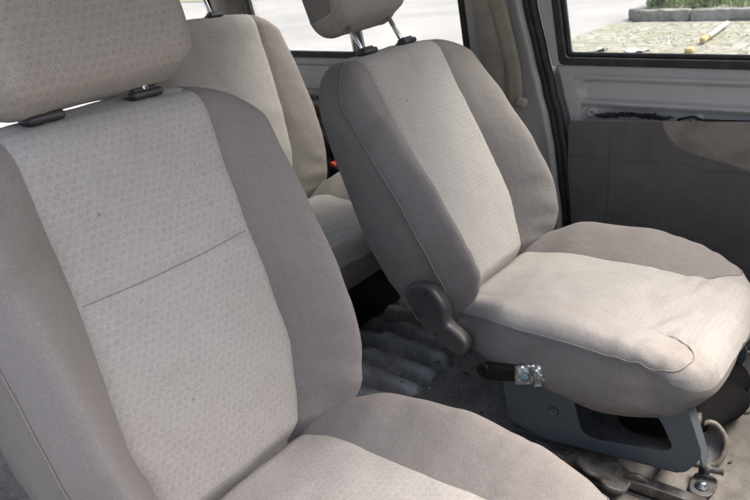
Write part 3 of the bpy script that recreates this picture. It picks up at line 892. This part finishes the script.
s2 = wall_plate('seal_lip', [round_poly(grow4(GW, -.006), .010), round_poly(grow4(GW, -.017)[::-1], .008)], -.800, .010, .003, 'tab', door)
bm = bmesh.new()
gl = wall_plate('window_glass', [GW], -.808, .004, .0, 'glass', door)
# loose fibreboard card standing against the door, with a torn corner
BX = -.776
btop = [(.012, .5505), (.10, .556), (.232, .566)]
tear = [(.232, .566), (.240, .545), (.252, .525), (.268, .509), (.292, .498), (.330, .490), (.372, .482), (.410, .471), (.47, .452), (.56, .44), (.70, .43)]
def bend(o):
    for v in o.data.vertices:
        v.co.x += .010*noise.noise(Vector((0, v.co.y*4, v.co.z*4))) + .004*math.sin(v.co.y*9)
def dense_plate(name, poly, x, th, mat, parent, step=.02):
    o = plate(name, [poly], th, .0008, M[mat], parent, at_x(x), False, 1)
    bm = bmesh.new(); bm.from_mesh(o.data)
    ys = [p[0] for p in poly]; zz = [p[1] for p in poly]
    y = min(ys)+step
    while y < max(ys):
        bmesh.ops.bisect_plane(bm, geom=bm.verts[:]+bm.edges[:]+bm.faces[:], plane_co=(0, y, 0), plane_no=(0, 1, 0)); y += step
    z = min(zz)+step
    while z < max(zz):
        bmesh.ops.bisect_plane(bm, geom=bm.verts[:]+bm.edges[:]+bm.faces[:], plane_co=(0, 0, z), plane_no=(0, 0, 1)); z += step
    bm.to_mesh(o.data); bm.free(); bend(o); return o
card = dense_plate('door_card', btop + tear + [(.80, .43), (.80, .02), (.060, .02), (.036, .15), (.020, .30), (.008, .42), (.006, .535)], BX, .0035, 'board', door, .03)
bm = bmesh.new(); add_tube(bm, [(BX+.0008+.010*noise.noise(Vector((0, y*4, z*4))) + .004*math.sin(y*9), y, z+.0006) for y, z in [(.012+.0775*k*.1, .5505+.0155*k*.1*.36) for k in range(29)]], .0013, 6)
from_bm('raw_edge', bm, M['torn'], card)
card['label'] = 'loose dark fibreboard door card with its facing torn at the top'
torn = dense_plate('torn_backing', [(.225, .566), (.30, .5705), (.41, .5760), (.80, .588), (.80, .36), (.30, .42), (.225, .46)], BX-.0034, .0028, 'torn', card, .03)
# frayed black wiring above the card
rg = random.Random(8); bm = bmesh.new()
for k in range(7):
    a = .065+rg.uniform(0, .02); pts = []
    for q in range(30):
        y = a + q*.0075
        if y > .235+rg.uniform(0, .02): break
        pts.append((-.792+rg.uniform(-.003, .003), y, .561+.030*(y-.06)+.006*math.exp(-((y-.15)/.05)**2)+rg.uniform(-.003, .003)+.0012*k*.6))
    add_tube(bm, catmull(pts, 2), .0022, 6)
for k in range(110):
    y = rg.uniform(.10, .215); z = .566+.03*(y-.06)+rg.uniform(-.003, .005)
    add_tube(bm, [(-.790, y, z), (-.788, y+rg.uniform(-.004, .004), z+rg.uniform(.002, .007)), (-.787, y+rg.uniform(-.006, .006), z+rg.uniform(.002, .009))], .0009, 4)
wr = from_bm('wiring', bm, M['rubber'], door); wr['label'] = 'frayed black wiring running along the top of the door card'
bm = bmesh.new(); add_tube(bm, catmull([(-.795, .262, .566), (-.790, .275, .572), (-.790, .295, .577), (-.790, .312, .573), (-.794, .33, .570), (-.794, .42, .574), (-.794, .46, .585), (-.794, .50, .576)], 5), .0030, 8)
from_bm('cable', bm, M['rubber'], door)
# door opening seal and B pillar ------------------------------------
bm = bmesh.new()
zz = [-.02+1.27*k/60 for k in range(61)]
add_tube(bm, [(-.789+max(0, z-.68)*TILT, edge(z)-.012, z) for z in zz], .0105, 10)
from_bm('door_seal', bm, M['rubber'], van)
bm = bmesh.new()
add_tube(bm, [(-.797+max(0, z-.68)*TILT, edge(z)-.031, z) for z in zz], .0115, 10)
from_bm('door_seal', bm, M['rubber'], van)
bm = bmesh.new(); V = []
for z in zz:
    xl = -.790+max(0, z-.68)*TILT; e = edge(z)-.040
    prof = [(-.835, e+.04), (-.812, e+.012), (-.800, e+.002), (-.786, e-.006), (-.782, e-.014), (-.786, e-.022), (-.792, e-.04), (-.792, e-.075), (-.792, -.275)]
    V.append([bm.verts.new((a+.790+xl, b, z)) for a, b in prof])
for A, B in zip(V[:-1], V[1:]):
    for k in range(len(A)-1): bm.faces.new((A[k], A[k+1], B[k+1], B[k]))
from_bm('pillar', bm, M['body'], van)
# beige trim on the pillar
bm = bmesh.new(); V = []
for k in range(40):
    z = .45+.80*k/39; xl = max(0, z-.68)*TILT; e = -.165 if z > .64 else -.165-.0*(z)
    prof = [(-.80, -.150), (-.775, -.156), (-.764, -.170), (-.762, -.20), (-.765, -.236), (-.80, -.250)]
    V.append([bm.verts.new((a+xl, b + .0*z, z)) for a, b in prof])
for A, B in zip(V[:-1], V[1:]):
    for k in range(len(A)-1): bm.faces.new((A[k], A[k+1], B[k+1], B[k]))
from_bm('pillar_trim', bm, M['trim'], van)
# seat belt on the pillar
t = empty('seat_belt', (-.76, -.15, .60), 'beige seat belt webbing hanging down the pillar between door and rear window', 'seat belt')
bm = bmesh.new(); V = []
for k in range(31):
    q = k/30; z = 1.22-.64*q; x = -.742+max(0, z-.68)*TILT - .014*q
    y = -.180+.047*smooth(.3, .95, q); wv = .0225
    tw = .0
    V.append([bm.verts.new((x-(-.76)+tw*s-.0012*e, y+.15+wv*s, z-.60)) for e in (0, 1) for s in (-1, -.33, .33, 1)])
for A, B in zip(V[:-1], V[1:]):
    for a, b in ((0, 1), (1, 2), (2, 3), (3, 7), (7, 6), (6, 5), (5, 4), (4, 0)): bm.faces.new((A[a], A[b], B[b], B[a]))
from_bm('webbing', bm, M['webbing'], t)
bm = bmesh.new(); add_box(bm, (.006, .040, -.004), (.020, .030, .024), Matrix.Rotation(R(-20), 3, 'X'), .007, 4)
add_box(bm, (-.004, .022, -.008), (.010, .050, .010), None, .004, 3)
from_bm('belt_guide', bm, M['trim'], t)
# rear side with sliding door window ------------------------------
SW = [(-1.055, .700), (-.285, .700), (-.285, 1.20), (-1.055, 1.20)]
QW = [(-1.95, .715), (-1.245, .705), (-1.245, 1.20), (-1.90, 1.20)]
outer = [(-2.05, -.02), (-.262, -.02), (-.262, 1.245), (-2.05, 1.245)]
sw = wall_plate('side_wall', [outer, round_poly(SW[::-1], .03), round_poly(QW[::-1], .04)], -.812, .030, .004, 'body', van)
for nm_, W_ in (('window_seal', SW), ('window_seal', QW)):
    ws = wall_plate(nm_, [round_poly(grow4(W_, .012), .03), round_poly(grow4(W_, -.008)[::-1], .025)], -.798, .018, .004, 'rubber', sw)
    wall_plate('window_glass', [W_], -.812, .004, 0, 'glass', sw)
# divider posts of the sliding window
bm = bmesh.new()
add_box(bm, (-.800, -.668, .95), (.010, .010, .50), None, .002)
o = from_bm('window_divider', bm, M['chrome'], sw, False); lean(o)
bm = bmesh.new(); add_box(bm, (-.803, -.646, .95), (.012, .026, .50), None, .002)
o = from_bm('window_divider', bm, M['riser'], sw, False); lean(o)
# C pillar trim
bm = bmesh.new(); V = []
for k in range(24):
    z = .66+.56*k/23; xl = max(0, z-.68)*TILT
    prof = [(-.80, -1.078), (-.786, -1.082), (-.780, -1.11), (-.770, -1.118), (-.768, -1.17), (-.776, -1.205), (-.80, -1.222)]
    V.append([bm.verts.new((a+xl, b, z)) for a, b in prof])
for A, B in zip(V[:-1], V[1:]):
    for k in range(len(A)-1): bm.faces.new((A[k], A[k+1], B[k+1], B[k]))
from_bm('pillar_trim', bm, M['trim'], van)
# lower side lining, dark mottled carpet
bm = bmesh.new(); add_box(bm, (-.788, -1.15, .285), (.012, 1.72, .57), None, .004)
from_bm('side_lining', bm, M['lining'], van, False)
bm = bmesh.new(); add_box(bm, (-.790, -.665, .628), (.014, .80, .075), None, .006, 3)
from_bm('window_ledge', bm, M['body'], van, False)
# roof, near side and front, which shade the cabin
bm = bmesh.new(); V = []
for i in range(25):
    a = -1+2*i/24; x = a*.70; z = 1.245+.055*(1-a*a)
    V.append([bm.verts.new((x, y, z)) for y in (-2.1, -1.2, -.3, .75)])
for A, B in zip(V[:-1], V[1:]):
    for k in range(3): bm.faces.new((A[k], A[k+1], B[k+1], B[k]))
from_bm('roof', bm, M['roof'], van)
nout = [(-2.05, -.02), (-.16, -.02), (-.17, .60), (-.22, 1.245), (-2.05, 1.245)]
o = plate('side_wall', [nout, round_poly([(-1.95, .715), (-1.95, 1.2), (-1.22, 1.2), (-1.22, .715)], .04), round_poly([(-1.10, .70), (-1.10, 1.2), (-.30, 1.2), (-.24, .70)], .04)], .03, .004, M['body'], van, at_x(.812), False)
for v in o.data.vertices:
    if v.co.z > .68: v.co.x -= (v.co.z-.68)*TILT
bm = bmesh.new(); add_box(bm, (0, 1.16, .34), (1.6, .04, .72), None, .01); add_box(bm, (0, 1.02, .66), (1.5, .26, .10), None, .03, 3)  # unseen block, added to cut the light low at the front
from_bm('front_block', bm, M['plastic'], van)
bm = bmesh.new(); add_box(bm, (0, -2.06, .10), (1.6, .05, .28), None, .01); from_bm('rear_sill', bm, M['body'], van, False)

# ------------------------------------------------------------------ rear seat
t, br_, cu_, hr_ = make_seat('pale cloth rear seat behind the front seats, partly hidden by the nearest one', -.400, 17, 21.7, -.02, .64, 0, None, Z0=.335, Y0=-.70, wscale=1.10, riser=False, bs=.5)
cu_.scale = (1.14, .70, 1.0)
bm = bmesh.new(); add_box(bm, (0, .13, .10), (.50, .28, .17), None, .02, 3); from_bm('seat_base', bm, M['black_plastic'], t)
t = empty('seat_belt_buckle', (-.690, -.700, .345), 'black belt buckle with a red button on the rear seat', 'buckle')
bm = bmesh.new(); add_box(bm, (0, 0, .012), (.040, .030, .055), Matrix.Rotation(R(-20), 3, 'X'), .006, 3); from_bm('buckle', bm, M['black_plastic'], t)
bm = bmesh.new(); add_box(bm, (.004, .006, .045), (.036, .022, .012), Matrix.Rotation(R(-20), 3, 'X'), .003, 3); from_bm('release_button', bm, M['red'], t)

bm = bmesh.new(); bmesh.ops.create_icosphere(bm, subdivisions=5, radius=1)
for v in bm.verts:
    d = v.co.normalized(); v.co = Vector((d.x*.030, d.y*.075, d.z*.130))
    v.co += d*(noise.noise(v.co*26)*.012 + .004*math.sin(v.co.z*110 + 5*noise.noise(v.co*20)))
    v.co += Vector((-.748, -.835, .455))
o = from_bm('cloth_bundle', bm, M['lining']); tag(o, 'dark mottled cloth bundle stuffed beside the rear seat above the red buckle', 'cloth')

# ------------------------------------------------------------------ outdoors
GZ = -.50
o = sheet('ground', -400, 400, -400, 400, 40, 40, lambda x, y: GZ, M['ground']); tag(o, 'pale concrete yard around the van', kind='structure')
o = sheet('paving', -11.7, -3.0, -3.6, 9.0, 90, 130, lambda x, y: GZ+.006+.012*noise.noise(Vector((x*2.2, y*2.2, 0)))**2, M['paver']); tag(o, 'grass grown block paving beside the van', kind='structure')
bm = bmesh.new()
for k in range(14):
    y = -3.35+k*.92; add_box(bm, (-11.85, y+.45, GZ+.09), (.22, .90, .19), None, .02)
add_box(bm, (-13.0, -3.38, GZ+.09), (2.1, .2, .19), None, .02)
bmesh.ops.subdivide_edges(bm, edges=[e for e in bm.edges if e.calc_length() > .15], cuts=9, use_grid_fill=True)
for v in bm.verts: v.co += noise.noise_vector(v.co*6)*.028
kb = from_bm('kerb', bm, M['kerb'], None, False); tag(kb, 'stone kerb edging the planted strip', kind='structure')
o = sheet('planting_bed', -14.0, -11.96, -3.3, 9.4, 40, 160, lambda x, y: GZ+.19+.03*noise.noise(Vector((x*3, y*3, 0))), M['soil']); tag(o, 'grassy planting bed behind the kerb', kind='structure')
o = sheet('verge', -60, -19.5, -60, -6, 30, 30, lambda x, y: GZ+.02, M['soil']); tag(o, 'green verge far across the yard', kind='structure')

def leaves(bm, cen, rad, n, size, rg):
    for k in range(n):
        d = Vector((rg.gauss(0, 1), rg.gauss(0, 1), rg.gauss(0, 1))); d.normalize()
        p = Vector(cen)+Vector((d.x*rad[0], d.y*rad[1], d.z*rad[2]))*rg.uniform(.35, 1)**.6
        u = Vector((rg.uniform(-1, 1), rg.uniform(-1, 1), rg.uniform(-.4, 1))).normalized(); v = u.orthogonal().normalized()
        s = size*rg.uniform(.6, 1.4)
        bm.faces.new([bm.verts.new(q) for q in (p-u*s, p+v*s*.35, p+u*s, p-v*s*.35)])
def bush(x, y, h, r, n, label, seed):
    rg = random.Random(seed)
    t = empty('shrub', (x, y, GZ+.17), label, 'shrub', 'shrubs in the planting bed')
    bm = bmesh.new()
    for k in range(7):
        a = rg.uniform(0, 6.28); q = rg.uniform(.1, .8)*r
        leaves(bm, (math.cos(a)*q, math.sin(a)*q, h*rg.uniform(.05, .85)), (r*.4, r*.4, h*.2), n//7, .05, rg)
    from_bm('foliage', bm, M['leaf'], t, False, False)
    bm = bmesh.new()
    for k in range(6):
        a = rg.uniform(0, 6.28); add_tube(bm, [(0, 0, 0), (math.cos(a)*r*.3, math.sin(a)*r*.3, h*.5), (math.cos(a)*r*.5, math.sin(a)*r*.5, h*.85)], .012, 5)
    from_bm('stem', bm, M['stem'], t)
bush(-12.3, -3.02, .75, .34, 700, 'tall leafy shrub at the left end of the planting bed', 1)
bush(-12.35, -2.30, .62, .40, 700, 'bushy shrub in the middle of the planting bed behind the kerb', 2)
bush(-12.6, -1.1, .40, .45, 600, 'low shrub at the right of the planting bed behind the kerb', 3)
rg = random.Random(4); bm = bmesh.new()
for k in range(4500):
    x = rg.uniform(-13.9, -12.0); y = rg.uniform(-3.25, 3.0); h = rg.uniform(.05, .20)*(1.5 if noise.noise(Vector((x*2, y*1.5, 3))) > 0 else .7)
    a = rg.uniform(0, 3.14); s = .012; dx, dy = math.cos(a)*s, math.sin(a)*s; lx, ly = rg.uniform(-.05, .05), rg.uniform(-.05, .05)
    bm.faces.new([bm.verts.new(q) for q in ((x-dx, y-dy, GZ+.17), (x+dx, y+dy, GZ+.17), (x+lx, y+ly, GZ+.17+h))])
for k in range(9000):
    x = rg.uniform(-11.6, -5); y = rg.uniform(-3.6, 3.5)
    if noise.noise(Vector((x*1.1, y*1.1, 9))) < .12: continue
    h = rg.uniform(.01, .03); a = rg.uniform(0, 3.14); s = .012; dx, dy = math.cos(a)*s, math.sin(a)*s; lx, ly = rg.uniform(-.03, .03), rg.uniform(-.03, .03)
    bm.faces.new([bm.verts.new(q) for q in ((x-dx, y-dy, GZ), (x+dx, y+dy, GZ), (x+lx, y+ly, GZ+h))])
o = from_bm('grass', bm, M['leaf'], None, False, False); tag(o, 'green grass growing in the bed and between the pavers', kind='stuff')
t = empty('parking_bar', (-10.1, -1.66, GZ), 'white painted bar with a yellow end lying across the paving', 'parking bar')
bm = bmesh.new(); add_box(bm, (-.15, -.01, .07), (1.45, .07, .065), Matrix.Rotation(R(3), 3, 'Z'), .03); from_bm('bar', bm, M['whitepaint'], t, False)
bm = bmesh.new(); add_box(bm, (.78, .03, .07), (.30, .075, .07), Matrix.Rotation(R(3), 3, 'Z'), .03); from_bm('end_cap', bm, M['yellow'], t, False)
bm = bmesh.new(); add_box(bm, (-8.5, -1.60, GZ+.05), (.20, .10, .07), Matrix.Rotation(R(8), 3, 'Z'), .03)
o = from_bm('parking_stop', bm, M['yellow'], None, False); tag(o, 'short yellow stop block nearest the van on the paving', 'parking stop')
rg = random.Random(2)
for k, (y, lb) in enumerate(((-2.75, 'leftmost white plastic scrap on the paving below the window'), (-2.25, 'larger white plastic scrap on the paving right of the leftmost one'))):
    bm = bmesh.new(); bmesh.ops.create_grid(bm, x_segments=8, y_segments=8, size=.10+.04*k)
    for v in bm.verts: v.co += noise.noise_vector(v.co*9+Vector((k*4, 0, 0)))*.07; v.co.z = abs(v.co.z)+.012; v.co += Vector((-8.6, y, GZ))
    o = from_bm('plastic_scrap', bm, M['kerb_pale'], None, True); tag(o, lb, 'litter')
# world --------------------------------------------------------------------
w = bpy.data.worlds.new('World'); S.world = w; w.use_nodes = True
nt = w.node_tree; nt.nodes.clear()
sky = nt.nodes.new('ShaderNodeTexSky'); sky.sky_type = 'NISHITA'; sky.sun_disc = False
SUN_EL, SUN_AZ = R(58), R(-35)
sky.sun_elevation = SUN_EL; sky.sun_rotation = SUN_AZ; sky.air_density = 1.0; sky.dust_density = 8; sky.ozone_density = 0.6
bg = nt.nodes.new('ShaderNodeBackground'); bg.inputs[1].default_value = .15
wo = nt.nodes.new('ShaderNodeOutputWorld')
nt.links.new(sky.outputs[0], bg.inputs[0]); nt.links.new(bg.outputs[0], wo.inputs[0])
sl = bpy.data.lights.new('sun', 'SUN'); sl.energy = 1.1; sl.angle = R(25); sl.color = (1, .96, .91)
so = bpy.data.objects.new('sun', sl); COL.objects.link(so)
sd = Vector((math.sin(SUN_AZ)*math.cos(SUN_EL), math.cos(SUN_AZ)*math.cos(SUN_EL), math.sin(SUN_EL)))
so.rotation_euler = sd.to_track_quat('Z', 'Y').to_euler()
S.view_settings.view_transform = 'Standard'; S.view_settings.look = 'None'; S.view_settings.gamma = 1
S.view_settings.exposure = 1.35
S.cycles.max_bounces = 10; S.cycles.diffuse_bounces = 6; S.cycles.transparent_max_bounces = 12
